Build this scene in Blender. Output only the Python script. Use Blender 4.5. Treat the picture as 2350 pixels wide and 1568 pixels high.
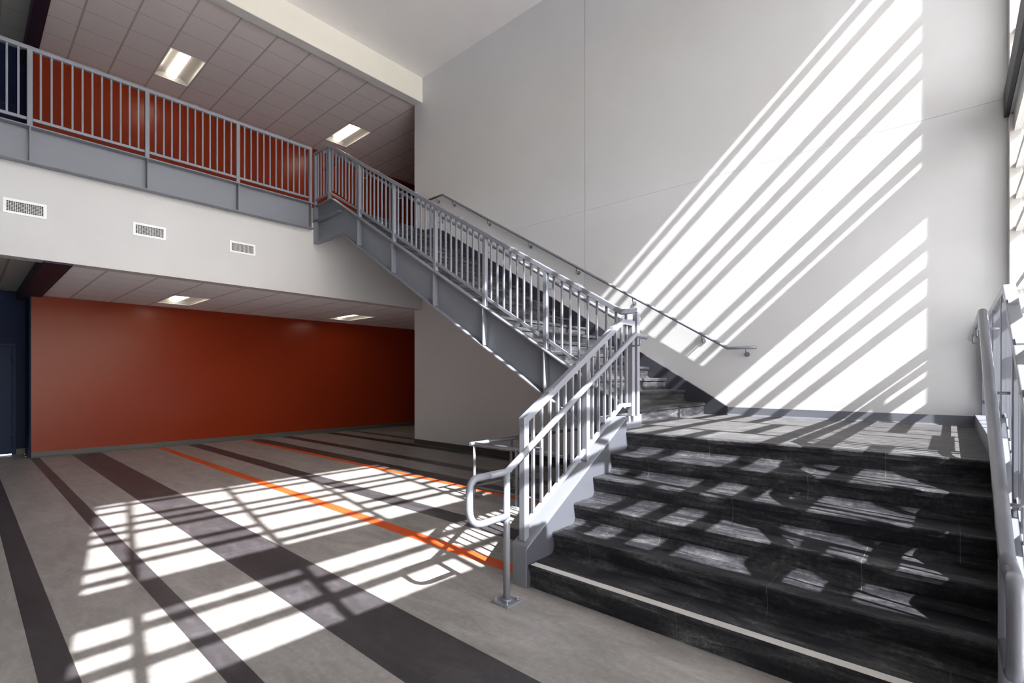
import bpy, bmesh, math
from mathutils import Vector
S = 0.917            # survey units -> metres
H = 1.6              # eye height in survey units
SC = bpy.context.scene
COL = SC.collection
for o in list(bpy.data.objects): bpy.data.objects.remove(o)

# ------------------------------------------------------------ camera
f_px = 1130.0
cam_d = bpy.data.cameras.new('camera'); cam = bpy.data.objects.new('camera', cam_d); COL.objects.link(cam)
cam.location = (0, 0, H * S)
cam.rotation_euler = (math.pi / 2, 0, math.atan2(0.6657, 0.7463) - math.pi / 2)
cam_d.sensor_fit = 'HORIZONTAL'; cam_d.sensor_width = 36
cam_d.lens = f_px / 2350 * 36
cam_d.shift_x = 0.0; cam_d.shift_y = (868.8 - 784) / 2350
cam_d.clip_start = 0.02; cam_d.clip_end = 300
SC.camera = cam
SC.view_settings.view_transform = 'Standard'; SC.view_settings.look = 'None'
SC.view_settings.exposure = 0.62; SC.view_settings.gamma = 1.0
SC.view_settings.use_curve_mapping = False

# ------------------------------------------------------------ sky and sun
SUN_DIR = Vector((0.172, 1.0, -0.895)).normalized()
w = bpy.data.worlds.new('sky'); SC.world = w; w.use_nodes = True
nt = w.node_tree; nt.nodes.clear()
sky = nt.nodes.new('ShaderNodeTexSky'); sky.sky_type = 'NISHITA'; sky.sun_disc = False
sky.sun_elevation = math.asin(-SUN_DIR.z); sky.sun_rotation = math.atan2(-SUN_DIR.x, -SUN_DIR.y)
sky.air_density = 1.0; sky.dust_density = 2.5; sky.ozone_density = 1.0
hs = nt.nodes.new('ShaderNodeHueSaturation'); hs.inputs['Saturation'].default_value = 1.05
bg = nt.nodes.new('ShaderNodeBackground'); bg.inputs['Strength'].default_value = 0.60
wo = nt.nodes.new('ShaderNodeOutputWorld')
nt.links.new(sky.outputs[0], hs.inputs['Color']); nt.links.new(hs.outputs[0], bg.inputs[0]); nt.links.new(bg.outputs[0], wo.inputs[0])
sd = bpy.data.lights.new('sun', 'SUN'); sd.energy = 25.0; sd.angle = math.radians(0.53); sd.color = (1.0, 0.985, 0.96)
so = bpy.data.objects.new('sun', sd); COL.objects.link(so)
so.rotation_euler = SUN_DIR.to_track_quat('-Z', 'Y').to_euler(); so.location = (0, -10, 12)

# ------------------------------------------------------------ materials
def M(name, col, rough=0.5, metal=0.0, spec=0.4, emit=None, estr=0):
    m = bpy.data.materials.new(name); m.use_nodes = True
    b = m.node_tree.nodes['Principled BSDF']
    b.inputs['Base Color'].default_value = (*col, 1); b.inputs['Roughness'].default_value = rough
    b.inputs['Metallic'].default_value = metal; b.inputs['Specular IOR Level'].default_value = spec
    if emit:
        b.inputs['Emission Color'].default_value = (*emit, 1); b.inputs['Emission Strength'].default_value = estr
    return m
def nd(m, t, **k):
    n = m.node_tree.nodes.new(t)
    for a, v in k.items(): setattr(n, a, v)
    return n
def lk(m, a, b): m.node_tree.links.new(a, b)
def mth(m, op, a, b=None, c=None):
    n = nd(m, 'ShaderNodeMath', operation=op)
    for i, v in enumerate((a, b, c)):
        if v is None: continue
        if isinstance(v, (int, float)): n.inputs[i].default_value = v
        else: lk(m, v, n.inputs[i])
    return n.outputs[0]
def mixc(m, fac, a, b):
    n = nd(m, 'ShaderNodeMix', data_type='RGBA')
    if isinstance(fac, (int, float)): n.inputs[0].default_value = fac
    else: lk(m, fac, n.inputs[0])
    for i, v in ((6, a), (7, b)):
        if isinstance(v, tuple): n.inputs[i].default_value = (*v, 1)
        else: lk(m, v, n.inputs[i])
    return n.outputs[2]
def coords(m, scale=(1, 1, 1)):          # geometry position in survey units
    g = nd(m, 'ShaderNodeNewGeometry')
    v = nd(m, 'ShaderNodeVectorMath', operation='MULTIPLY'); lk(m, g.outputs['Position'], v.inputs[0])
    v.inputs[1].default_value = tuple(s / S for s in scale)
    return v.outputs[0]
def sep(m, v):
    n = nd(m, 'ShaderNodeSeparateXYZ'); lk(m, v, n.inputs[0]); return n.outputs
def noise(m, vec, scale, detail=4, rough=0.6, dist=0.0):
    n = nd(m, 'ShaderNodeTexNoise'); lk(m, vec, n.inputs['Vector'])
    n.inputs['Scale'].default_value = scale; n.inputs['Detail'].default_value = detail
    n.inputs['Roughness'].default_value = rough; n.inputs['Distortion'].default_value = dist
    return n.outputs['Fac']
def ramp(m, fac, stops):
    n = nd(m, 'ShaderNodeValToRGB'); r = n.color_ramp
    while len(r.elements) < len(stops): r.elements.new(0.5)
    for e, (p, c) in zip(r.elements, stops): e.position = p; e.color = (*c, 1)
    lk(m, fac, n.inputs[0]); return n.outputs[0]
def bsdf(m): return m.node_tree.nodes['Principled BSDF']
def bump(m, h, strength, dist=0.002):
    n = nd(m, 'ShaderNodeBump'); n.inputs['Strength'].default_value = strength; n.inputs['Distance'].default_value = dist
    lk(m, h, n.inputs['Height']); lk(m, n.outputs[0], bsdf(m).inputs['Normal'])

def painted(name, col, rough, var=0.03, spec=0.4):
    m = M(name, col, rough, spec=spec); c = coords(m)
    n = noise(m, c, 0.7, 3)
    a = tuple(x * (1 - var) for x in col); b = tuple(min(1, x * (1 + var)) for x in col)
    lk(m, ramp(m, n, [(0.3, a), (0.7, b)]), bsdf(m).inputs['Base Color'])
    bump(m, noise(m, c, 160, 2), 0.06, 0.001)
    return m
MAT = {}
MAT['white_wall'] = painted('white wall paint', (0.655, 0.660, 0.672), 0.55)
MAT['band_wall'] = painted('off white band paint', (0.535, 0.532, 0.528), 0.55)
MAT['cream'] = painted('cream paint', (0.80, 0.765, 0.66), 0.6)
MAT['high_ceiling'] = painted('ceiling paint', (0.84, 0.81, 0.79), 0.7)
MAT['orange'] = painted('orange wall paint', (0.205, 0.024, 0.007), 0.26, 0.05, 0.20)
MAT['blue'] = painted('navy wall paint', (0.010, 0.017, 0.045), 0.55, 0.03, 0.08)
MAT['blue_door'] = painted('navy door paint', (0.014, 0.025, 0.060), 0.5, 0.03, 0.1)
MAT['dark'] = painted('dark bulkhead paint', (0.025, 0.018, 0.035), 0.5, 0.03, 0.2)
MAT['steel'] = painted('grey steel paint', (0.165, 0.175, 0.205), 0.38, 0.02)
MAT['rail'] = painted('grey railing paint', (0.19, 0.20, 0.235), 0.24, 0.02, 0.5)
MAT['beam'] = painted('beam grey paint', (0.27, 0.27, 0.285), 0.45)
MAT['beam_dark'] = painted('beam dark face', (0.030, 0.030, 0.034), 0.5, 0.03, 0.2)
MAT['plate'] = painted('slate stringer plate', (0.066, 0.070, 0.084), 0.35)
MAT['base'] = painted('grey rubber cove', (0.075, 0.075, 0.072), 0.5)
MAT['base_up'] = painted('slate cove', (0.16, 0.17, 0.20), 0.45)
MAT['skirt'] = painted('dark skirt paint', (0.035, 0.036, 0.046), 0.45)
MAT['strip'] = painted('nosing strip', (0.50, 0.49, 0.47), 0.5)
MAT['vent'] = M('vent enamel', (0.80, 0.80, 0.80), 0.4)
MAT['vent_dark'] = M('vent cavity', (0.015, 0.013, 0.012), 0.8)
MAT['frame'] = painted('window frame paint', (0.62, 0.61, 0.58), 0.45)
MAT['bolt'] = M('zinc bolt', (0.55, 0.55, 0.57), 0.3, 1.0)
MAT['hardware'] = M('hinge metal', (0.03, 0.03, 0.035), 0.4, 0.6)
MAT['lamp'] = M('troffer lens', (1, 1, 1), 0.5, emit=(1.0, 0.90, 0.74), estr=9.0)
MAT['troffer'] = M('troffer reflector', (0.20, 0.19, 0.18), 0.4)
MAT['gap'] = M('daylight under the door', (1, 1, 1), 0.5, emit=(0.85, 0.9, 1.0), estr=1.6)
MAT['ground'] = painted('outdoor concrete', (0.72, 0.71, 0.70), 0.8)
MAT['outer'] = painted('outer wall', (0.68, 0.67, 0.65), 0.8)

def grid_ceiling(name, x0, y0, col):
    m = M(name, col, 0.8); c = coords(m); s = sep(m, c); P = 0.665
    def line(o, off, wd):
        v = mth(m, 'FRACT', mth(m, 'DIVIDE', mth(m, 'SUBTRACT', o, off - wd / 2 - 20 * P), P))
        return mth(m, 'LESS_THAN', v, wd / P)
    thick = line(s[0], x0, 0.034); thin = line(s[1], y0, 0.016)
    base = ramp(m, noise(m, c, 55, 3), [(0.35, tuple(x * .93 for x in col)), (0.65, tuple(min(1, x * 1.04) for x in col))])
    a = mixc(m, thick, base, tuple(x * 0.62 for x in col))
    b = mixc(m, thin, a, tuple(x * 0.62 for x in col))
    lk(m, b, bsdf(m).inputs['Base Color'])
    h = mth(m, 'MAXIMUM', thick, thin)
    bump(m, mth(m, 'SUBTRACT', 1.0, h), 0.4, 0.006)
    return m
MAT['tiles_up'] = grid_ceiling('ceiling tiles upper', 1.505, 9.81, (0.70, 0.64, 0.63))
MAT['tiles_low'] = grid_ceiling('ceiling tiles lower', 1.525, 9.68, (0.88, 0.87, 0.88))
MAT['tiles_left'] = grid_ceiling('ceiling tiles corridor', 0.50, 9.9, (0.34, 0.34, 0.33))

def floor_mat():
    m = M('vinyl floor', (0.2, 0.2, 0.2), 0.36, spec=0.3); c = coords(m); s = sep(m, c)
    def stripe(a, b):
        return mth(m, 'MULTIPLY', mth(m, 'GREATER_THAN', s[0], a), mth(m, 'LESS_THAN', s[0], b))
    def union(l):
        r = None
        for a, b in l:
            t = stripe(a, b); r = t if r is None else mth(m, 'ADD', r, t)
        return r
    dark = union([(-3.1, -2.6), (-1.25, -0.62), (0.273, 0.427), (0.935, 1.067), (1.557, 2.035), (3.645, 3.925), (5.03, 5.345), (5.865, 6.125), (7.10, 7.39), (7.89, 8.06)])
    red = union([(3.013, 3.165), (4.895, 5.03), (-1.9, -1.75)])
    v1 = coords(m, (3.0, 1.0, 1)); n1 = noise(m, v1, 1.6, 6, 0.65, 0.8)
    v2 = coords(m, (6.0, 1.8, 1)); n2 = noise(m, v2, 3.0, 5, 0.7, 0.3)
    n3 = noise(m, c, 26, 5, 0.7)
    nn = mth(m, 'ADD', mth(m, 'ADD', mth(m, 'MULTIPLY', n1, 0.52), mth(m, 'MULTIPLY', n2, 0.20)), mth(m, 'MULTIPLY', n3, 0.28))
    grey = ramp(m, nn, [(0.36, (0.205, 0.192, 0.182)), (0.50, (0.29, 0.275, 0.265)), (0.64, (0.38, 0.362, 0.35))])
    blk = ramp(m, nn, [(0.36, (0.032, 0.028, 0.031)), (0.52, (0.052, 0.047, 0.052)), (0.66, (0.088, 0.081, 0.088))])
    org = ramp(m, nn, [(0.36, (0.52, 0.072, 0.018)), (0.64, (0.66, 0.105, 0.026))])
    a = mixc(m, dark, grey, blk); a = mixc(m, red, a, org)
    # plank end joints, staggered per plank
    pl = mth(m, 'FLOOR', mth(m, 'DIVIDE', s[0], 0.48))
    off = mth(m, 'MULTIPLY', mth(m, 'FRACT', mth(m, 'MULTIPLY', pl, 0.618)), 0.96)
    fy = mth(m, 'FRACT', mth(m, 'DIVIDE', mth(m, 'ADD', s[1], off), 0.96))
    j = mth(m, 'LESS_THAN', fy, 0.0035)
    a = mixc(m, mth(m, 'MULTIPLY', j, 0.13), a, (0.42, 0.40, 0.38))
    lk(m, a, bsdf(m).inputs['Base Color'])
    lk(m, mth(m, 'ADD', mth(m, 'MULTIPLY', n3, 0.22), 0.27), bsdf(m).inputs['Roughness'])
    bump(m, nn, 0.10, 0.002)
    return m
MAT['floor'] = floor_mat()

def rubber(name, ax):
    m = M(name, (0.04, 0.04, 0.045), 0.4, spec=0.22)
    sc = (1.0, 3.0, 3.0) if ax == 'x' else (3.0, 1.0, 3.0)
    v = coords(m, sc); n1 = noise(m, v, 1.3, 7, 0.72, 1.2)
    v2 = coords(m, (1.0, 9.0, 9.0) if ax == 'x' else (9.0, 1.0, 9.0)); n2 = noise(m, v2, 2.0, 6, 0.75, 0.6)
    n3 = noise(m, coords(m), 34, 5, 0.75)
    nn = mth(m, 'ADD', mth(m, 'ADD', mth(m, 'MULTIPLY', n1, 0.42), mth(m, 'MULTIPLY', n2, 0.36)), mth(m, 'MULTIPLY', n3, 0.22))
    base = ramp(m, nn, [(0.38, (0.009, 0.009, 0.012)), (0.48, (0.020, 0.020, 0.024)), (0.56, (0.060, 0.061, 0.066)), (0.66, (0.22, 0.222, 0.226))])
    s = sep(m, coords(m)); a, b = (s[0], s[1]) if ax == 'y' else (s[1], s[0])
    k = mth(m, 'FLOOR', mth(m, 'DIVIDE', mth(m, 'SUBTRACT', a, 2.885), 0.3035))
    fy = mth(m, 'FRACT', mth(m, 'DIVIDE', mth(m, 'ADD', b, mth(m, 'MULTIPLY', k, 0.43)), 1.25))
    lk(m, mixc(m, mth(m, 'MULTIPLY', mth(m, 'LESS_THAN', fy, 0.0022), 0.4), base, (0.32, 0.31, 0.30)), bsdf(m).inputs['Base Color'])
    lk(m, mth(m, 'ADD', mth(m, 'MULTIPLY', n2, 0.3), 0.28), bsdf(m).inputs['Roughness'])
    bump(m, n2, 0.25, 0.003)
    return m
MAT['rubber_y'] = rubber('marbled rubber lower', 'y')
MAT['rubber_x'] = rubber('marbled rubber upper', 'x')
def landing_mat():
    m = M('landing tile', (0.12, 0.12, 0.12), 0.6, spec=0.08); c = coords(m)
    n = mth(m, 'ADD', mth(m, 'MULTIPLY', noise(m, coords(m, (4.0, 1.0, 1)), 2.2, 5, 0.6, 0.4), 0.5), mth(m, 'MULTIPLY', noise(m, c, 9.0, 5, 0.7), 0.5))
    s = sep(m, c)
    jx = mth(m, 'LESS_THAN', mth(m, 'ABSOLUTE', mth(m, 'SUBTRACT', mth(m, 'FRACT', mth(m, 'DIVIDE', mth(m, 'SUBTRACT', s[0], 4.56), 1.0)), 0.003)), 0.003)
    jy = mth(m, 'LESS_THAN', mth(m, 'ABSOLUTE', mth(m, 'SUBTRACT', mth(m, 'FRACT', mth(m, 'DIVIDE', mth(m, 'ADD', s[1], 0.3), 0.98)), 0.003)), 0.003)
    jj = mth(m, 'MULTIPLY', mth(m, 'MAXIMUM', jx, jy), 0.45)
    lk(m, mixc(m, jj, ramp(m, n, [(0.34, (0.052, 0.051, 0.053)), (0.50, (0.080, 0.079, 0.081)), (0.66, (0.125, 0.124, 0.127))]), (0.3, 0.3, 0.3)), bsdf(m).inputs['Base Color'])
    bump(m, n, 0.15, 0.002); return m
MAT['landing'] = landing_mat()

def glass_mat():
    m = bpy.data.materials.new('window glass'); m.use_nodes = True; m.node_tree.nodes.clear()
    t = nd(m, 'ShaderNodeBsdfTransparent'); t.inputs[0].default_value = (0.96, 0.965, 0.972, 1)
    g = nd(m, 'ShaderNodeBsdfGlossy'); g.inputs['Roughness'].default_value = 0.02
    fr = nd(m, 'ShaderNodeFresnel'); fr.inputs[0].default_value = 1.45
    mx = nd(m, 'ShaderNodeMixShader'); o = nd(m, 'ShaderNodeOutputMaterial')
    lk(m, fr.outputs[0], mx.inputs[0]); lk(m, t.outputs[0], mx.inputs[1]); lk(m, g.outputs[0], mx.inputs[2]); lk(m, mx.outputs[0], o.inputs[0])
    return m
MAT['glass'] = glass_mat()

# ------------------------------------------------------------ mesh helpers (all in survey units)
class MB:
    def __init__(s): s.bm = bmesh.new()
    def poly(s, pts, smooth=False):
        vs = [s.bm.verts.new(p) for p in pts]; fc = s.bm.faces.new(vs); fc.smooth = smooth; return fc
    def box(s, x0, x1, y0, y1, z0, z1):
        v = [s.bm.verts.new((x, y, z)) for x in (x0, x1) for y in (y0, y1) for z in (z0, z1)]
        for q in ((0, 1, 3, 2), (4, 6, 7, 5), (0, 4, 5, 1), (2, 3, 7, 6), (0, 2, 6, 4), (1, 5, 7, 3)):
            s.bm.faces.new([v[i] for i in q])
        return s
    def prism(s, pts, axis, a, b):
        """pts: 2D polygon in the two remaining axes (order xyz), extruded along axis from a to b"""
        def mk(p, t):
            if axis == 'x': return (t, p[0], p[1])
            if axis == 'y': return (p[0], t, p[1])
            return (p[0], p[1], t)
        A = [s.bm.verts.new(mk(p, a)) for p in pts]; B = [s.bm.verts.new(mk(p, b)) for p in pts]
        n = len(pts)
        s.bm.faces.new(A); s.bm.faces.new(B[::-1])
        for i in range(n): s.bm.faces.new([A[i], A[(i + 1) % n], B[(i + 1) % n], B[i]])
        return s
    def tube(s, path, r, n=14, cap=True, rad=0.0, seg=6):
        P = [Vector(p) for p in path]
        if rad > 0 and len(P) > 2:                      # rounded bends
            Q = [P[0]]
            for i in range(1, len(P) - 1):
                a, b, c = P[i - 1], P[i], P[i + 1]
                d1 = (a - b).normalized(); d2 = (c - b).normalized()
                k = min(rad, (a - b).length * .45, (c - b).length * .45)
                p0, p2 = b + d1 * k, b + d2 * k
                for j in range(seg + 1):
                    t = j / seg; Q.append(p0 * (1 - t) ** 2 + b * 2 * t * (1 - t) + p2 * t ** 2)
            Q.append(P[-1]); P = Q
        rings = []; up = None
        for i, p in enumerate(P):
            if i == 0: d = P[1] - P[0]
            elif i == len(P) - 1: d = P[-1] - P[-2]
            else: d = (P[i] - P[i - 1]).normalized() + (P[i + 1] - P[i]).normalized()
            d.normalize()
            if up is None:
                up = Vector((0, 0, 1)) if abs(d.z) < .9 else Vector((1, 0, 0))
            u = (up - d * up.dot(d)).normalized(); v = d.cross(u); up = u
            k = 1.0
            if 0 < i < len(P) - 1:
                ca = (P[i] - P[i - 1]).normalized().dot(d); k = 1 / max(ca, .5)
            rings.append([s.bm.verts.new(p + (u * math.cos(2 * math.pi * j / n) + v * math.sin(2 * math.pi * j / n)) * r * (1 + (k - 1) * .5)) for j in range(n)])
        for a, b in zip(rings, rings[1:]):
            for j in range(n):
                fc = s.bm.faces.new([a[j], a[(j + 1) % n], b[(j + 1) % n], b[j]]); fc.smooth = True
        if cap: s.bm.faces.new(rings[0][::-1]); s.bm.faces.new(rings[-1])
        return s
    def bar(s, path, wx, wz, side):
        """rectangular bar swept along a path lying in a vertical plane; side = unit horizontal vector across the plane; vertical end cuts"""
        sd_ = Vector(side) * wx / 2; P = [Vector(p) for p in path]; rings = []
        for i, p in enumerate(P):
            if i == 0: d = (P[1] - P[0]).normalized(); up = Vector(side).cross(d); k = 1; 
            elif i == len(P) - 1: d = (P[-1] - P[-2]).normalized(); up = Vector(side).cross(d); k = 1
            else:
                d1 = (P[i] - P[i - 1]).normalized(); d2 = (P[i + 1] - P[i]).normalized()
                up = (Vector(side).cross(d1) + Vector(side).cross(d2)).normalized(); k = 1 / up.dot(Vector(side).cross(d1))
            if up.z < 0: up = -up; k = abs(k)
            if i in (0, len(P) - 1) and abs(d.z) < .95:
                up = Vector((0, 0, 1)); k = 1 / math.sqrt(max(1e-6, 1 - d.z * d.z))
            h = up * wz / 2 * k
            rings.append([s.bm.verts.new(q) for q in (p - sd_ - h, p + sd_ - h, p + sd_ + h, p - sd_ + h)])
        for a, b in zip(rings, rings[1:]):
            for j in range(4): s.bm.faces.new([a[j], a[(j + 1) % 4], b[(j + 1) % 4], b[j]])
        s.bm.faces.new(rings[0][::-1]); s.bm.faces.new(rings[-1]); return s
    def plate(s, axis, us, vs, a, b, holes):
        """slab with rectangular holes. axis = normal axis, us/vs = (min,max) of the two other axes, a..b thickness"""
        U = sorted(set([us[0], us[1]] + [t for h in holes for t in h[:2] if us[0] < t < us[1]]))
        V = sorted(set([vs[0], vs[1]] + [t for h in holes for t in h[2:] if vs[0] < t < vs[1]]))
        def solid(i, j):
            if not (0 <= i < len(U) - 1 and 0 <= j < len(V) - 1): return False
            cu, cv = (U[i] + U[i + 1]) / 2, (V[j] + V[j + 1]) / 2
            return not any(h[0] < cu < h[1] and h[2] < cv < h[3] for h in holes)
        def mk(u, v, t): return {'x': (t, u, v), 'y': (u, t, v), 'z': (u, v, t)}[axis]
        for i in range(len(U) - 1):
            for j in range(len(V) - 1):
                if not solid(i, j): continue
                u0, u1, v0, v1 = U[i], U[i + 1], V[j], V[j + 1]
                for t in (a, b): s.poly([mk(u0, v0, t), mk(u1, v0, t), mk(u1, v1, t), mk(u0, v1, t)])
                if not solid(i - 1, j): s.poly([mk(u0, v0, a), mk(u0, v1, a), mk(u0, v1, b), mk(u0, v0, b)])
                if not solid(i + 1, j): s.poly([mk(u1, v0, a), mk(u1, v1, a), mk(u1, v1, b), mk(u1, v0, b)])
                if not solid(i, j - 1): s.poly([mk(u0, v0, a), mk(u1, v0, a), mk(u1, v0, b), mk(u0, v0, b)])
                if not solid(i, j + 1): s.poly([mk(u0, v1, a), mk(u1, v1, a), mk(u1, v1, b), mk(u0, v1, b)])
        return s
    def build(s, name, mat, parent=None, bevel=0, base=None):
        bm = s.bm
        if base is None: base = parent['_b'] if parent is not None and '_b' in parent else (0, 0, 0)
        B = Vector(base) * S
        bmesh.ops.remove_doubles(bm, verts=bm.verts, dist=1e-5)
        for v in bm.verts: v.co = v.co * S - B
        bmesh.ops.recalc_face_normals(bm, faces=bm.faces)
        me = bpy.data.meshes.new(name); bm.to_mesh(me); bm.free()
        me.materials.append(MAT[mat] if isinstance(mat, str) else mat)
        o = bpy.data.objects.new(name, me); COL.objects.link(o)
        if parent is not None: o.parent = parent; o['_b'] = tuple(base)
        else: o.location = B; o['_b'] = tuple(base)
        if bevel:
            md = o.modifiers.new('bevel', 'BEVEL'); md.width = bevel * S; md.segments = 2; md.limit_method = 'ANGLE'; md.angle_limit = math.radians(40)
        return o
def thing(name, base, label, cat, group=None):
    o = bpy.data.objects.new(name, None); COL.objects.link(o); o.empty_display_size = 0.1
    o.location = Vector(base) * S; o['_b'] = tuple(base); o['label'] = label; o['category'] = cat
    if group: o['group'] = group
    return o
def st(o): o['kind'] = 'structure'; return o
def tag(o, label, cat, group=None):
    o['label'] = label; o['category'] = cat
    if group: o['group'] = group
    return o

# ------------------------------------------------------------ main dimensions
XW = 7.45; LZ = 1.068
YF = 9.55; YO = 13.76; YB = 14.7          # fascia, orange wall, navy wall
UF = 5.02                                 # upper floor level
XL, XR = -6.0, 14.0
# ------------------------------------------------------------ shell
st(MB().box(XL, XR, -0.5, YB + 0.1, -0.2, 0).build('floor', 'floor'))
st(MB().box(-40, 45, -45, -0.66, -0.25, -0.06).build('ground', 'ground'))

# east wall (large white wall beside the stair), panels with open reveals in front of a backing
mb = MB()
g = 0.010; yj = 4.9; zj = 4.60
mb.box(XW + 0.02, XW + 0.25, -0.62, 9.84, 0, 9.0)
for (y0, y1) in ((-0.62, yj - g / 2), (yj + g / 2, 9.86)):
    mb.box(XW, XW + 0.021, y0, y1, 0, zj - 0.0016); mb.box(XW, XW + 0.021, y0, y1, zj + 0.0016, 9.0)
mb.box(XW + 0.02, XW + 0.25, 9.84, 9.86, 0, 9.0)
st(mb.build('wall_east', 'white_wall'))
st(MB().box(XW - 0.012, XW - 0.0005, 2.9, 9.86, 0.0, 0.115).build('baseboard_east', 'base'))
st(MB().prism([(XW - 0.0005, LZ), (XW - 0.018, LZ), (XW - 0.011, LZ + 0.02), (XW - 0.010, LZ + 0.116), (XW - 0.0005, LZ + 0.116)], 'y', -0.2, 2.424).build('baseboard_landing', 'base_up'))

# north walls
st(MB().box(0.95, XR, YO, YO + 0.2, 0, UF - 0.35).build('wall_north', 'orange'))
st(MB().box(0.96, XR, 13.94, 14.14, UF - 0.35, 8.6).build('wall_north_upper', 'orange'))
st(MB().prism([(YO, 0), (YO - 0.03, 0), (YO - 0.012, 0.03), (YO - 0.010, 0.115), (YO, 0.115)], 'x', 0.95, XR).build('baseboard_north', 'base'))
st(MB().box(XL, XR, YB, YB + 0.2, 0, UF - 0.35).build('wall_northwest', 'blue'))
st(MB().box(XL, XR, YB, YB + 0.2, UF - 0.35, 8.9).build('wall_northwest_upper', 'blue'))
st(MB().box(0.925, 0.949, YO - 0.002, YB, 0, 3.6).build('wall_corridor_return', 'blue'))
st(MB().box(0.925, 0.949, YO - 0.002, YB, UF, 8.7).build('wall_corridor_return_upper', 'blue'))
st(MB().box(XL, 0.925, YB - 0.012, YB, 0, 0.115).build('baseboard_northwest', 'base'))
st(MB().box(XR, XR + 0.2, YF, YB, 0, 9.0).build('wall_far_east', 'white_wall'))
st(MB().box(XW + 0.25, XR, 9.66, 9.86, 0, 9.0).build('wall_corridor_south', 'white_wall'))
st(MB().box(XL - 0.2, XL, -0.6, YB + 0.2, 0, 9.0).build('wall_west', 'white_wall'))

# upper floor slab with white band face
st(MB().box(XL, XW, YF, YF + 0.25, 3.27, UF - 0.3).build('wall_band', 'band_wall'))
st(MB().box(XL, 4.62, YF - 0.07, 13.95, UF - 0.3, UF).build('floor_upper', 'floor'))
st(MB().box(4.62, 4.82, YF, 13.95, UF - 0.3, UF).build('floor_upper_joint', 'floor'))
st(MB().box(4.82, XW - 0.06, 9.10, 13.95, UF - 0.3, UF).build('floor_upper_landing', 'floor'))
st(MB().box(XW - 0.06, XR, YF + 0.33, 13.95, UF - 0.3, UF).build('floor_upper_corridor', 'floor'))
st(MB().prism([(13.94, UF), (13.928, UF), (13.928, UF + .115), (13.94, UF + .115)], 'x', 0.95, XR).build('baseboard_north_upper', 'base'))

# fixtures / ceiling holes (one tile wide, two tiles long)
UPZ, LOZ = 8.33, 3.275
fx_up = [(2.835, 3.5, 11.83, 13.14), (6.825, 7.49, 11.83, 13.14)]
fx_lo = [(2.855, 3.52, 11.675, 13.005), (6.845, 7.51, 11.675, 13.005)]
st(MB().plate('z', (1.07, XR), (YF + 0.24, 13.94), UPZ, UPZ + 0.05, fx_up).build('ceiling_upper', 'tiles_up'))
st(MB().plate('z', (1.10, XR), (YF + 0.02, YO), LOZ, LOZ + 0.05, fx_lo).build('ceiling_lower', 'tiles_low'))
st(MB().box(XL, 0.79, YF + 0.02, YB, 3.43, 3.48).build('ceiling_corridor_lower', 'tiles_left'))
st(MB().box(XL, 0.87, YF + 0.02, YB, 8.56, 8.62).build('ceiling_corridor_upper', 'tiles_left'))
st(MB().box(0.79, 1.10, YF + 0.02, YB, 3.245, 3.5).build('trim_1', 'dark'))
st(MB().box(0.87, 1.07, YF + 0.02, YB, 8.29, 8.65).build('trim_2', 'dark'))
st(MB().box(XL, XW, YF, YF + 0.24, 8.285, 8.87).build('wall_header', 'cream'))
st(MB().box(XL, XW, YF + 0.001, YF + 0.24, 8.27, 8.285).build('trim_3', 'frame'))
st(MB().box(XL, XW, -0.62, YF + 0.05, 8.87, 9.0).build('ceiling', 'high_ceiling'))
st(MB().box(XL, XR, YF + 0.05, YB + .2, 8.95, 9.05).build('ceiling_plenum', 'high_ceiling'))

# ------------------------------------------------------------ south (window) wall
WX0, WX1 = -0.375, 7.34
ZH, ZS = 7.70, 4.62                        # upper glazing head / sill
HOLES = [(WX0, WX1, ZS - 0.1, ZH), (WX0, 2.80, 3.16, 4.40), (2.80, WX1, 0.30, 4.40)]
st(MB().plate('y', (XL, XW), (0, 9.0), -0.66, -0.47, [(WX0, 7.445, 3.08, ZH), (2.56, 7.445, 0.30, 3.2), (-4.6, 2.50, 0.05, 2.95)]).build('wall_south', 'outer'))
# inner lining so the room side is white
st(MB().plate('y', (XL, XW), (0, 8.87), -0.472, -0.462, [(WX0, WX1, 3.08, ZH), (2.56, WX1, 0.30, 3.2), (-4.6, 2.50, 0.05, 2.95)]).build('wall_south_lining', 'white_wall'))

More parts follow.
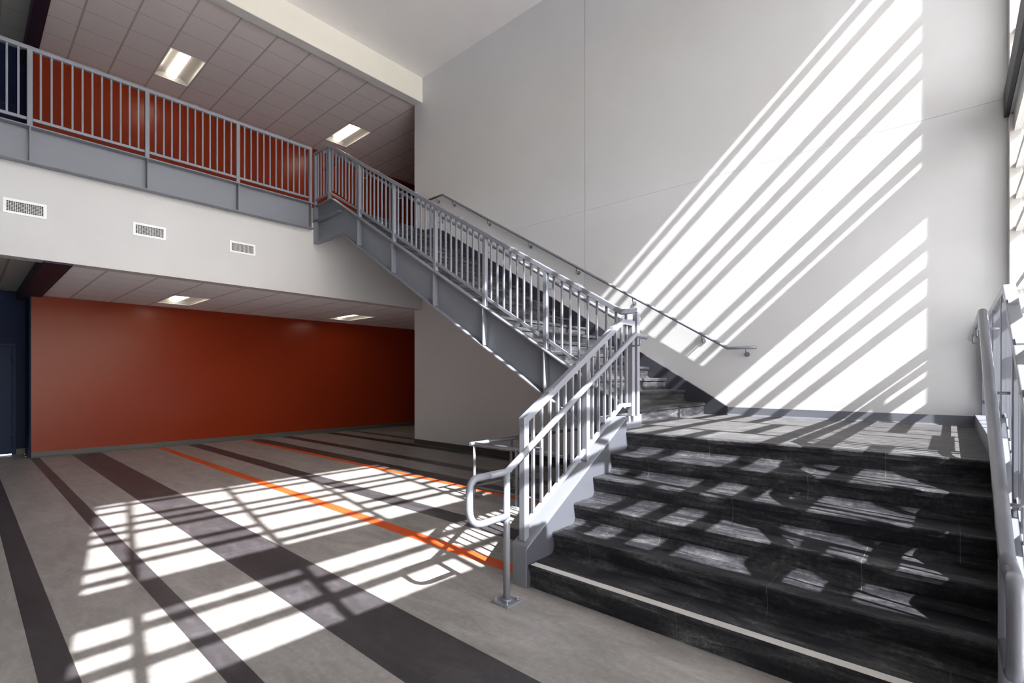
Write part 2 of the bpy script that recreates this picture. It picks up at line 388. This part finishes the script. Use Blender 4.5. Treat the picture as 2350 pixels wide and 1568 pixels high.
MULL = [WX0, -0.005, 1.13, 2.295, 3.53, 4.73, 5.93, WX1]
G0 = 7.36; GP = 0.317
PA = [0, 1, 3, 4, 5, 7, 8]; PB = [0, 2, 3, 4, 6, 7]
PAT_U = [[7.38, 7.05, 6.425, 6.15, 5.85, 5.157, 4.84]] + [[G0 - GP * k for k in (PB if i % 2 == 0 else PA)] for i in range(6)]
LA = [3.74, 3.42, 3.08, 2.47, 2.15, 1.83, 1.20, 0.88]; LB = [3.88, 3.44, 2.79, 2.47, 2.15, 1.52, 1.20]
PAT_L = [[3.76, 3.475]] + [(LB if i % 2 == 0 else LA) for i in range(6)]
def curtain(n, zlo, zhi, pats, lowfun, label):
    root = thing('window_%d' % n, (WX0, -0.5, zlo), label, 'window'); root['kind'] = 'structure'
    del root['category']; del root['label']
    for i, x in enumerate(MULL):
        a = -0.03 if 0 < i < 7 else (0 if i == 0 else -0.004)
        b = 0.03 if 0 < i < 7 else (0.05 if i == 0 else 0.02)
        MB().box(x + a, x + b, -0.60 if i < 7 else -0.548, -0.49, lowfun(x), zhi).build('mullion', 'frame', root)
    MB().box(WX0, WX1, -0.60, -0.49, zhi - 0.06, zhi).build('head_rail', 'frame', root)
    for i in range(7):
        x0, x1 = MULL[i], MULL[i + 1]
        if i == 6: x1 = 7.463
        zl = lowfun((x0 + x1) / 2 + (0.0))
        MB().box(x0 + .02, x1 - .02, -0.60, -0.49, zl, zl + 0.05).build('sill_rail', 'frame', root)
        for z in pats[i]:
            zc = z + 0.085
            if zl + 0.1 < zc < zhi - 0.08:
                MB().box(x0 + .02, x1 - .02, -0.59, -0.50, zc - 0.029, zc + 0.029).build('glazing_bar', 'frame', root)
        MB().box(x0 + .02, x1 - .02, -0.552, -0.546, zl + 0.02, zhi - 0.03).build('pane', 'glass', root)
    return root
curtain(1, ZS, ZH, PAT_U, lambda x: ZS, 'upper curtain wall')
MULL_keep = list(MULL)
curtain(2, 0.30, 4.40, PAT_L, lambda x: 3.08 if x < 2.5 else 0.30, 'lower curtain wall')
MB().box(WX0, WX1, -0.60, -0.49, 4.19, 4.35).build('head_panel', 'frame', bpy.data.objects['window_2'])
MB().box(2.56, 2.61, -0.60, -0.49, 0.3, 3.08).build('mullion', 'frame', bpy.data.objects['window_2'])
e = thing('window_3', (-1, -0.5, 0), '', 'w'); del e['label']; del e['category']; e['kind'] = 'structure'  # unseen glass entrance doors, added so sky light reaches the near floor
for x in (-4.6, -3.4, -2.2, -1.0, 0.15, 1.3, 2.44): MB().box(x, x + .06, -0.60, -0.49, 0.05, 2.95).build('mullion', 'frame', e)
MB().box(-4.6, 2.5, -0.60, -0.49, 2.2, 2.26).build('transom', 'frame', e)
MB().box(-4.58, 2.48, -0.552, -0.546, 0.06, 2.94).build('pane', 'glass', e)
st(MB().box(-8.0, 2.80, -4.2, -0.665, 3.00, 3.09).build('ceiling_canopy_added', 'outer'))  # unseen entrance canopy, added to keep sun off the floor and first steps
# white jamb post in the corner
st(MB().box(7.334, XW - .001, -0.548, -0.455, 0.3, 4.37).build('trim_4', 'frame', bevel=0.004))
st(MB().box(7.326, XW - .001, -0.548, -0.455, 4.67, 7.70).build('trim_5', 'frame', bevel=0.004))
# steel beam across the glazing (wide flange section)
bmr = thing('steel_window_beam', (-0.6, -0.5, 4.38), 'dark grey steel beam running across the tall window at mid height', 'beam')
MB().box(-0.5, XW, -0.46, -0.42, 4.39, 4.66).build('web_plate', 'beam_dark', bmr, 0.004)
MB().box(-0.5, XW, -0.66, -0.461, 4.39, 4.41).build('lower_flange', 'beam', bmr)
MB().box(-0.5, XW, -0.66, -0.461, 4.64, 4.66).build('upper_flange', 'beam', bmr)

# ------------------------------------------------------------ corridor door (navy) in the far left corner
d = thing('door_1', (0.3, YB, 0), '', 'door'); del d['label']; del d['category']; d['kind'] = 'structure'
DX = 0.785
MB().plate('y', (DX - 1.15, DX), (0, 2.33), YB - 0.03, YB, [(DX - 1.09, DX - 0.06, -1, 2.27)]).build('door_frame', 'blue_door', d, 0.004)
MB().box(DX - 1.085, DX - 0.065, YB - 0.018, YB - 0.001, 0.025, 2.265).build('door_leaf', 'blue_door', d, 0.003)
MB().box(DX - 1.085, DX - 0.065, YB - 0.016, YB - 0.002, 0.001, 0.024).build('daylight_gap', 'gap', d)
for z in (0.33, 1.15, 2.0): MB().tube([(DX - 0.062, YB - 0.03, z - .055), (DX - 0.062, YB - 0.03, z + .055)], 0.012, 8).build('hinge', 'hardware', d)
for z in (2.09, 2.15): MB().tube([(DX - 0.33, YB - 0.02, z), (DX - 0.33, YB - 0.03, z)], 0.010, 8).build('screw', 'bolt', d)
# upper navy door beyond the balcony
d2 = thing('door_2', (0.3, YB, UF), '', 'door'); del d2['label']; del d2['category']; d2['kind'] = 'structure'
MB().plate('y', (DX - 1.15, DX), (UF, UF + 2.33), YB - 0.03, YB, [(DX - 1.09, DX - 0.06, 0, UF + 2.27)]).build('door_frame', 'blue_door', d2, 0.004)
MB().box(DX - 1.085, DX - 0.065, YB - 0.018, YB - 0.001, UF + 0.005, UF + 2.265).build('door_leaf', 'blue_door', d2, 0.003)
# door stop on the floor
t = thing('door_stop', (0.89, 14.07, 0), 'small chrome door stop on the floor by the navy corridor corner', 'door stop')
MB().tube([(0.89, 14.07, 0), (0.89, 14.07, 0.012)], 0.028, 14).build('base', 'bolt', t)
MB().tube([(0.89, 14.07, 0.012), (0.89, 14.07, 0.05), (0.875, 14.03, 0.062)], 0.012, 10).build('bumper_arm', 'bolt', t)

# ------------------------------------------------------------ ceiling light fixtures
def troffer(x0, x1, y0, y1, z, label, group):
    t = thing('ceiling_light', ((x0 + x1) / 2, (y0 + y1) / 2, z), label, 'ceiling light', group)
    fr = 0.022; d = 0.11; xm = (x0 + x1) / 2
    MB().plate('z', (x0, x1), (y0, y1), z - 0.006, z + 0.004, [(x0 + fr, x1 - fr, y0 + fr, y1 - fr)]).build('frame', 'frame', t)
    for sgn in (-1, 1):
        mb = MB(); N = 8; pts = []
        xa = xm + sgn * (x1 - x0 - 2 * fr) / 2; xb = xm + sgn * 0.085
        for i in range(N + 1):
            a = i / N * math.pi / 2
            pts.append((xa + (xb - xa) * (1 - math.cos(a)), z + d * math.sin(a) * 1.0))
        for i in range(N):
            (ax, az), (bx_, bz) = pts[i], pts[i + 1]
            mb.poly([(ax, y0 + fr, az), (bx_, y0 + fr, bz), (bx_, y1 - fr, bz), (ax, y1 - fr, az)], True)
        mb.build('reflector', 'troffer', t)
    mb = MB(); N = 8; pr = [(xm + 0.085 * math.cos(math.pi * (1 + i / N)), z + 0.075 + 0.035 * math.sin(math.pi * (1 + i / N))) for i in range(N + 1)]
    pr += [(xm + 0.085, z + d), (xm - 0.085, z + d)]
    mb.prism(pr, 'y', y0 + fr + .02, y1 - fr - .02)
    mb.build('lens', 'lamp', t)
    for yy, s2 in ((y0 + fr, 1), (y1 - fr, -1)):
        mb = MB(); mb.prism([(yy - 0.001, z), (yy - 0.001, z + d), (yy + s2 * 0.02, z + d)], 'x', x0 + fr, x1 - fr)
        mb.build('end_cap', 'troffer', t)
    mb = MB(); mb.plate('z', (x0, x1), (y0, y1), z + d + .001, z + d + 0.01, [])
    mb.plate('x', (y0, y1), (z + .005, z + d), x0, x0 + .004, []); mb.plate('x', (y0, y1), (z + .005, z + d), x1 - .004, x1, [])
    mb.build('housing', 'frame', t)
    return t
troffer(*fx_up[0], UPZ, 'lit recessed ceiling light above the left of the upper balcony railing', 'recessed ceiling lights')
troffer(*fx_up[1], UPZ, 'lit recessed ceiling light above the top of the stairs', 'recessed ceiling lights')
troffer(*fx_lo[0], LOZ, 'lit recessed light in the low ceiling at the left of the orange wall', 'recessed ceiling lights')
troffer(*fx_lo[1], LOZ, 'lit recessed light in the low ceiling near the right end of the orange wall', 'recessed ceiling lights')

# ------------------------------------------------------------ vents on the white band
def vent(x0, label):
    x1 = x0 + 0.435; z0, z1 = 3.845, 4.052; y = YF
    t = thing('air_vent', ((x0 + x1) / 2, y, z0), label, 'vent', 'air vents on the white band wall')
    MB().plate('y', (x0, x1), (z0, z1), y - 0.016, y - 0.001, [(x0 + .036, x1 - .036, z0 + .036, z1 - .036)]).build('frame', 'vent', t, 0.003)
    MB().box(x0 + .034, x1 - .034, y - 0.0035, y - 0.001, z0 + .034, z1 - .034).build('shade_plate', 'vent_dark', t)  # flat plate behind the louvers; the duct's shade is put into its near-black colour
    mb = MB(); n = 17
    for i in range(1, n):
        x = x0 + .036 + (x1 - x0 - .072) * i / n; mb.box(x - .0022, x + .0022, y - 0.015, y - 0.008, z0 + .034, z1 - .034)
    mb.build('vertical_louvers', 'vent', t)
    mb = MB(); n = 7
    for i in range(1, n):
        z = z0 + .036 + (z1 - z0 - .072) * i / n; mb.box(x0 + .034, x1 - .034, y - 0.008, y - 0.0036, z - .0019, z + .0019)
    mb.build('horizontal_louvers', 'vent', t)
    for x in (x0 + .018, x1 - .018): MB().tube([(x, y - .016, (z0 + z1) / 2), (x, y - .019, (z0 + z1) / 2)], 0.005, 8).build('screw', 'bolt', t)
vent(0.382, 'white wall vent grille at the far left of the pale band, largest in view')
vent(1.798, 'white wall vent grille in the middle of the three on the pale band')
vent(3.178, 'white wall vent grille nearest the staircase on the pale band')

# ------------------------------------------------------------ balcony edge channel
BY = 9.40
def ch_beam(root, x0, x1, zt, zb, yw, out):
    """channel along X, web at yw, flanges reaching to out"""
    a, b = min(yw, out), max(yw, out)
    MB().box(x0, x1, yw - .008, yw + .008, zb, zt).build('web', 'steel', root)
    MB().box(x0, x1, a, b, zt - 0.018, zt).build('top_flange', 'steel', root, 0.003)
    MB().box(x0, x1, a, b, zb, zb + 0.018).build('bottom_flange', 'steel', root, 0.003)
bb = thing('balcony_edge_beam', (2, BY, 4.53), 'grey painted steel channel along the balcony edge above the vents', 'beam')
ch_beam(bb, XL, 4.64, 5.045, 4.54, 9.462, 9.335)
PX = [4.581 - 1.3155 * k for k in range(0, 9)]
PX = [x for x in PX if x > -4.5]
for x in PX: MB().box(x - .007, x + .007, 9.345, 9.452, 4.558, 5.027).build('stiffener', 'steel', bb)

RZT, RZB = 6.14, 5.145
gr = thing('balcony_railing', (2, BY, 5.045), 'grey metal guard railing along the upper balcony in front of the orange wall', 'railing')
yy = 9.40; x0 = PX[-1]
MB().bar([(x0, yy, RZT - .03), (4.611, yy, RZT - .03)], 0.06, 0.055, (0, 1, 0)).build('top_rail', 'rail', gr, 0.005)
for x in PX: MB().box(x - .0285, x + .0285, yy - .0285, yy + .0285, 5.045, RZT - .045).build('post', 'rail', gr, 0.005)
for a, b in zip(PX[1:], PX[:-1]):
    MB().box(a + .03, b - .03, yy - .016, yy + .016, RZB - .02, RZB + .02).build('bottom_rail', 'rail', gr, 0.003)
    for k in range(1, 12):
        if b > -0.8:
            x = a + (b - a) * k / 12; MB().box(x - .011, x + .011, yy - .011, yy + .011, RZB + .02, RZT - .056).build('picket', 'rail', gr)
for x in (1.33, 2.62, 3.94): MB().box(x - .03, x + .03, yy - .02, yy + .02, RZT - .004, RZT + .010).build('splice_cap', 'rail', gr, 0.002)

# ------------------------------------------------------------ lower flight
X0, T1, R1 = 2.90, 0.3035, 0.178
Y0, Y1 = -0.192, 2.412
def step_profile(x, z, t, r, last=False):
    """nosing at (x, z); the tread runs back t with a cove; the riser drops r below the nosing"""
    P = [(x + .014, z - r), (x + .018, z - r + .05), (x + .012, z - .052), (x + .012, z - .046), (x - .006, z - .044), (x - .010, z - .012), (x - .004, z - .003), (x + .006, z)]
    if not last:
        P += [(x + t - .040, z), (x + t - .018, z + .003), (x + t - .003, z + .012), (x + t + .008, z + .028), (x + t + .012, z + .052), (x + t + .035, z + .034), (x + t + .035, z - .05), (x + .05, z - .05), (x + .05, z - r)]
    return P
lf = thing('lower_stair_flight', (3.6, 1.1, 0), 'wide dark marbled stair flight of six risers in the right foreground', 'staircase')
for k in range(5):
    x = X0 + T1 * k; z = R1 * (k + 1)
    o = MB().prism(step_profile(x, z, T1, R1), 'y', Y0, Y1).build('step', 'rubber_y', lf)
    if k == 0:
        MB().box(x - .004, x + .058, Y0 + .02, Y1 - .02, z + .0003, z + .0030).build('nosing_strip', 'strip', o, base=lf['_b'])
for k in range(5):      # hidden body under each step so no light leaks through
    x = X0 + T1 * k; z = R1 * (k + 1)
prof = [(X0 + .05, 0.0)]
for k in range(5):
    x = X0 + T1 * k; z = R1 * (k + 1); prof += [(x + .05, z - .052), (x + T1 + .05, z - .052)]
prof += [(X0 + 5 * T1 + .05, 0.0)]
MB().prism(prof, 'y', Y0, Y1).build('concrete_body', 'base', lf)
def xz_stringer(name, ya, yb, root):
    P = [(2.87, 0), (2.87, 0.30), (4.42, 1.207), (4.42, 0.0)]
    MB().prism(P, 'y', ya, yb).build(name, 'steel', root, 0.004)
    MB().bar([(2.872, (ya + yb) / 2, 0.305), (4.42, (ya + yb) / 2, 1.212)], (yb - ya) + .016, 0.014, (0, 1, 0)).build('stringer_cap', 'steel', root, 0.003)
def inner_plate(ya, yb):
    MB().prism([(2.874, 0.002), (2.874, 0.288), (4.418, 1.192), (4.418, 0.2), (3.2, 0.002)], 'y', ya, yb).build('inner_plate', 'plate', lf)
inner_plate(2.4125, 2.4149)
inner_plate(-0.1948, -0.1925)
xz_stringer('stringer', 2.415, 2.555, lf)
xz_stringer('stringer', -0.335, -0.195, lf)

ld = thing('stair_landing', (5.9, 1.2, 0), 'dark tiled stair landing between the two flights beneath the white wall', 'stair landing')
LX = X0 + 5 * T1
MB().prism(step_profile(LX, LZ, 0, R1, True) + [(LX + .05, LZ), (LX + .05, LZ - R1)], 'y', Y0, Y1).build('nosing', 'rubber_y', ld)
MB().box(LX + .05, XW - .001, Y0, 2.5405, LZ - .25, LZ).build('slab', 'landing', ld)
MB().box(LX + .005, LX + .05, Y1, 2.5405, LZ - .25, LZ).build('corner_fill', 'landing', ld)
MB().box(5.0, XW - .06, 2.5405, 2.80, LZ - .25, LZ).build('slab_edge', 'landing', ld)
MB().box(4.421, 4.99, 2.541, 2.735, 0.80, 1.207).build('curb', 'steel', ld, 0.004)
MB().box(4.421, XW - .001, -0.335, Y0, LZ - .30, 1.200).build('window_side_curb', 'steel', ld, 0.004)
for (x, y) in ((4.55, 2.45), (4.55, -0.1)): MB().box(x - .06, x + .06, y - .06, y + .06, 0, LZ - .25).build('support_post', 'steel', ld)

# ------------------------------------------------------------ upper flight
YS, T2, R2 = 2.745, 0.3, (UF - LZ) / 22
uf = thing('upper_stair_flight', (6.1, 6, LZ), 'long dark stair flight rising left along the white wall to the balcony', 'staircase')
XA, XB = 4.818, 7.398
for k in range(21):
    y = YS + T2 * k; z = LZ + R2 * (k + 1)
    xa = 4.992 if k == 0 else XA
    MB().prism([(p[0], p[1]) for p in step_profile(y, z, T2, R2)], 'x', XA if k else XA + .0, XB).build('step', 'rubber_x', uf)
prof = [(YS + .05, LZ)]
for k in range(21):
    y = YS + T2 * k; z = LZ + R2 * (k + 1); prof += [(y + .05, z - .052), (y + T2 + .05, z - .052)]
prof += [(YS + 21 * T2 + .05, UF - .30), (8.95, 4.42), (8.45, 4.37), (3.10, 1.12), (2.90, LZ - .01)]
MB().prism(prof, 'x', XA, XB).build('soffit_body', 'base', uf)
MB().prism(step_profile(YS + 21 * T2, UF, 0, R2, True) + [(YS + 21 * T2 + .06, UF), (YS + 21 * T2 + .06, UF - R2)], 'x', XA, XB).build('top_nosing', 'rubber_x', uf)
# wall skirt
sk = [(2.426, LZ), (2.426, 1.19), (2.65, 1.335), (8.64, 4.955), (9.0, 5.14), (9.55, 5.14), (9.55, UF - .28), (9.0, UF - .28), (3.2, LZ - .02)]
MB().prism(sk, 'x', 7.40, XW - .0005).build('wall_skirt', 'skirt', uf)
def zt(y): return 1.965 + .6015 * (y - 3.723)         # top edge of the outer stringer
def zb(y): return 1.41 + .6085 * (y - 3.713)          # bottom edge
YK = 8.84; YKb = 8.47
sP = [(2.74, zt(2.74)), (YK, zt(YK)), (9.52, zt(YK)), (9.52, zb(YKb)), (YKb, zb(YKb)), (2.74, zb(2.74))]
MB().prism(sP, 'x', 4.80, 4.817).build('stringer_web', 'steel', uf)
MB().bar([(4.76, 2.6, zt(2.6)), (4.76, YK, zt(YK)), (4.76, 9.52, zt(YK))], 0.10, 0.018, (1, 0, 0)).build('stringer_top_flange', 'steel', uf, 0.003)
MB().bar([(4.76, 2.74, zb(2.74)), (4.76, YKb, zb(YKb)), (4.76, 9.52, zb(YKb))], 0.10, 0.018, (1, 0, 0)).build('stringer_bottom_flange', 'steel', uf, 0.003)
MB().box(4.70, 4.80, 8.55, 9.52, 4.735, 4.755).build('landing_flange', 'steel', uf, 0.003)
GY = [7.905, 6.855, 5.79, 4.74, 3.693]
for y in GY: MB().box(4.712, 4.80, y - .008, y + .008, zb(y) + .02, zt(y) - .02).build('stiffener', 'steel', uf, 0.002)
MB().box(4.712, 4.80, 9.50, 9.515, zb(YKb), zt(YK)).build('stiffener', 'steel', uf, 0.002)

# ------------------------------------------------------------ railings
def jbracket(root, p, side, mat='rail'):
    """small J shaped support rod: from the rail at p down and back toward side (unit vector) """
    p = Vector(p); s_ = Vector(side)
    MB().tube([p, p - Vector((0, 0, .075)), p - Vector((0, 0, .085)) + s_ * .02, p - Vector((0, 0, .085)) + s_ * .085], 0.008, 8, rad=.03).build('bracket', mat, root)

def zg(y): return 6.14 - .6 * (8.98 - y)              # top of upper flight guard
UX = 4.762
g2 = thing('stair_railing', (UX, 6, 2.0), 'grey metal guard railing climbing the open side of the long upper flight', 'railing')
MB().bar([(UX, 2.457, zg(2.66) - .03), (UX, 2.66, zg(2.66) - .03), (UX, 8.98, zg(8.98) - .03), (UX, 9.58, zg(8.98) - .03)], 0.06, 0.055, (1, 0, 0)).build('top_rail', 'rail', g2, 0.005)
allp = [2.487] + GY[::-1] + [8.98, 9.55]
for y in allp:
    zz = zt(y) if y < YK else zt(YK)
    lo = 1.208 if y < 2.6 else zz
    ztop = zg(max(2.66, min(y, 8.98))) - .06
    MB().box(UX - .0285, UX + .0285, y - .0285, y + .0285, lo, ztop).build('post', 'rail', g2, 0.005)
def zbr(y): return (zt(min(y, YK)) + .135)
for a, b in zip(allp[:-1], allp[1:]):
    if a > 8.9: pth = [(UX, a + .03, zbr(9)), (UX, b - .03, zbr(9))]
    elif a < 2.6: pth = [(UX, a + .03, zbr(2.66)), (UX, 2.66, zbr(2.66)), (UX, b - .03, zbr(b - .03))]
    else: pth = [(UX, a + .03, zbr(a + .03)), (UX, b - .03, zbr(b - .03))]
    MB().bar(pth, 0.032, 0.04, (1, 0, 0)).build('bottom_rail', 'rail', g2, 0.003)
    n = max(3, round((b - a) / .117) - 1) if a > 8.9 else round((b - a) / .1175) - 1
    for k in range(1, n + 1):
        y = a + (b - a) * k / (n + 1)
        MB().box(UX - .011, UX + .011, y - .011, y + .011, zbr(max(y, 2.66)) + .02, zg(max(2.66, min(y, 8.98))) - .06).build('picket', 'rail', g2)
for y in (3.2, 4.2, 5.25, 6.3, 7.35, 8.3):
    MB().bar([(UX, y - .03, zg(y - .03) + .004), (UX, y + .03, zg(y + .03) + .004)], 0.04, 0.012, (1, 0, 0)).build('splice_cap', 'rail', g2)

def zh(y): return 2.039 + .5985 * (y - 2.406)         # handrail centre height, upper flight
h1 = thing('inner_handrail', (4.90, 6, 3), 'round grey handrail inside the upper flight railing, seen through its pickets', 'handrail')
MB().tube([(4.90, 2.52, zh(2.75)), (4.90, 2.75, zh(2.75)), (4.90, 8.72, zh(8.72)), (4.90, 9.5, zh(8.72))], 0.024, 16).build('rail_tube', 'rail', h1)
for y in GY: jbracket(h1, (4.90, y, zh(y) - .02), (-1, 0, 0))

h2 = thing('wall_handrail', (7.37, 6, 3), 'round grey handrail fixed to the white wall above the long flight', 'handrail')
MB().tube([(7.37, 2.02, zh(2.406) - .006), (7.37, 2.406, zh(2.406)), (7.37, 8.72, zh(8.72)), (7.37, 9.25, zh(8.72))], 0.0235, 16).build('rail_tube', 'rail', h2)
for y in (2.16, 2.776, 3.913, 5.023, 6.143, 7.261, 8.374, 8.922):
    z = zh(max(2.406, min(8.72, y))) - .02
    b = MB().tube([(7.37, y, z), (7.37, y, z - .045), (7.385, y, z - .075), (XW - .008, y, z - .078)], 0.0085, 8, rad=.03).build('wall_bracket', 'rail', h2)
    MB().tube([(XW - .0005, y, z - .078), (XW - .006, y, z - .078), (XW - .010, y, z - .078)], 0.034, 18).build('rosette', 'rail', b, base=h2['_b'])

def lower_guard(name, Y, label, side):
    g = thing(name, (3.8, Y, 0.3), label, 'railing')
    def zt1(x): return 1.285 + .5912 * (x - 2.893)
    def cap(x): return 0.312 + .5852 * (x - 2.87)
    XK = 4.444
    xe = 4.69 if side > 0 else 7.44
    MB().bar([(2.901, Y, zt1(2.901) - .03), (XK, Y, zt1(XK) - .03), (xe, Y, zt1(XK) - .03)], 0.06, 0.055, (0, 1, 0)).build('top_rail', 'rail', g, 0.005)
    posts = [2.934, 3.808, 4.66] + ([5.55, 6.5, 7.40] if side < 0 else [])
    for x in posts:
        lo = cap(x) if x < 4.42 else (1.208 if side > 0 else 1.2)
        if x < 4.42: lo -= .012
        MB().box(x - .0285, x + .0285, Y - .0285, Y + .0285, lo, zt1(min(x, XK)) - .040).build('post', 'rail', g, 0.005)
    def zb1(x): return min(0.462 + .585 * (x - 2.964), 0.462 + .585 * (XK - 2.964) + (0.02 if side < 0 else 0.0))
    for a, b in zip(posts[:-1], posts[1:]):
        pth = [(a + .03, Y, zb1(a + .03))]
        if a < XK < b: pth.append((XK, Y, zb1(XK)))
        pth.append((b - .03, Y, zb1(b - .03)))
        MB().bar(pth, 0.032, 0.04, (0, 1, 0)).build('bottom_rail', 'rail', g, 0.003)
        n = round((b - a) / .109) - 1
        for k in range(1, n + 1):
            x = a + (b - a) * k / (n + 1)
            MB().box(x - .011, x + .011, Y - .011, Y + .011, zb1(x) + .02, zt1(min(x, XK)) - .058).build('picket', 'rail', g)
    for x in ((3.25, 3.65, 4.28) if side > 0 else (3.3, 3.75, 4.2)):
        MB().bar([(x - .03, Y, zt1(x - .03) + .004), (x + .03, Y, zt1(x + .03) + .004)], 0.04, 0.014, (0, 1, 0)).build('splice_cap', 'rail', g)
    return g
lower_guard('stair_railing', 2.49, 'grey metal guard railing on the left side of the foreground flight, brightly sunlit', 1)
lower_guard('stair_railing', -0.275, 'grey metal guard railing on the window side at the right edge', -1)

def lower_handrail(Y, label, side):
    h = thing('looped_handrail', (2.6, Y, 0), label, 'handrail')
    xe = 4.756 if side > 0 else 7.25
    pts = [(xe, Y, 2.03), (4.519, Y, 2.04), (2.60, Y, 0.932), (2.235, Y, 0.932), (2.235, Y, 0.615), (2.60, Y, 0.615)]
    # straight kinks at the stair bends, wide bends in the return loop
    mb = MB(); mb.tube(pts[:3] + [(2.42, Y, .932)], 0.0245, 18)
    mb.build('rail_tube', 'rail', h)
    MB().tube([(2.42, Y, .932), pts[3], pts[4], pts[5]], 0.0245, 18, rad=0.13, seg=10).build('return_loop', 'rail', h)
    MB().tube([(2.60, Y, 0.012), (2.60, Y, 0.93)], 0.0245, 18).build('post', 'rail', h)
    bp = MB().box(2.60 - .075, 2.60 + .075, Y - .075, Y + .075, 0.0, 0.014).build('base_plate', 'rail', h, 0.002)
    MB().tube([(2.60, Y, 0.014), (2.60, Y, 0.030)], 0.036, 18).build('weld_collar', 'rail', bp, base=h['_b'])
    for sx in (-1, 1):
        for sy in (-1, 1):
            MB().tube([(2.60 + sx * .055, Y + sy * .055, .014), (2.60 + sx * .055, Y + sy * .055, .024)], 0.010, 6).tube([(2.60 + sx * .055, Y + sy * .055, .024), (2.60 + sx * .055, Y + sy * .055, .040)], 0.005, 8).build('anchor_bolt', 'bolt', bp, base=h['_b'])
    for x in (3.0, 3.8, 4.62):
        z = min(2.04, 0.932 + .577 * (x - 2.60)) - .02
        jbracket(h, (x, Y, z), (0, side, 0))
    if side < 0:
        for x in (5.55, 6.5): jbracket(h, (x, Y, 2.02), (0, side, 0))
    return h
lower_handrail(2.37, 'round grey handrail with a return loop at the foot of the left railing', 1)
lower_handrail(-0.155, 'thick looking round grey handrail closest to the camera at the right edge', -1)

# low barrier below the upper flight
br = thing('low_barrier_rail', (4.6, 4.78, 0), 'low tubular grey barrier on the floor under the upper stair flight', 'barrier rail')
MB().tube([(4.52, 4.78, .728), (7.40, 4.78, .728)], 0.024, 14).build('top_rail', 'rail', br)
MB().tube([(4.60, 4.78, .722), (4.60, 2.70, .722)], 0.024, 14).build('top_rail', 'rail', br)
MB().tube([(4.55, 4.78, .15), (7.40, 4.78, .15)], 0.016, 12).build('lower_rail', 'rail', br)
MB().tube([(4.60, 4.78, .15), (4.60, 2.70, .15)], 0.016, 12).build('lower_rail', 'rail', br)
for (x, y) in ((4.60, 4.78), (4.60, 4.03), (4.60, 3.2), (5.34, 4.78), (7.1, 4.78)):
    MB().tube([(x, y, .01), (x, y, .72)], 0.020, 14).build('post', 'rail', br)
    MB().box(x - .06, x + .06, y - .06, y + .06, 0, .012).build('base_plate', 'rail', br, 0.002)

for o in bpy.data.objects:
    if '_b' in o: del o['_b']
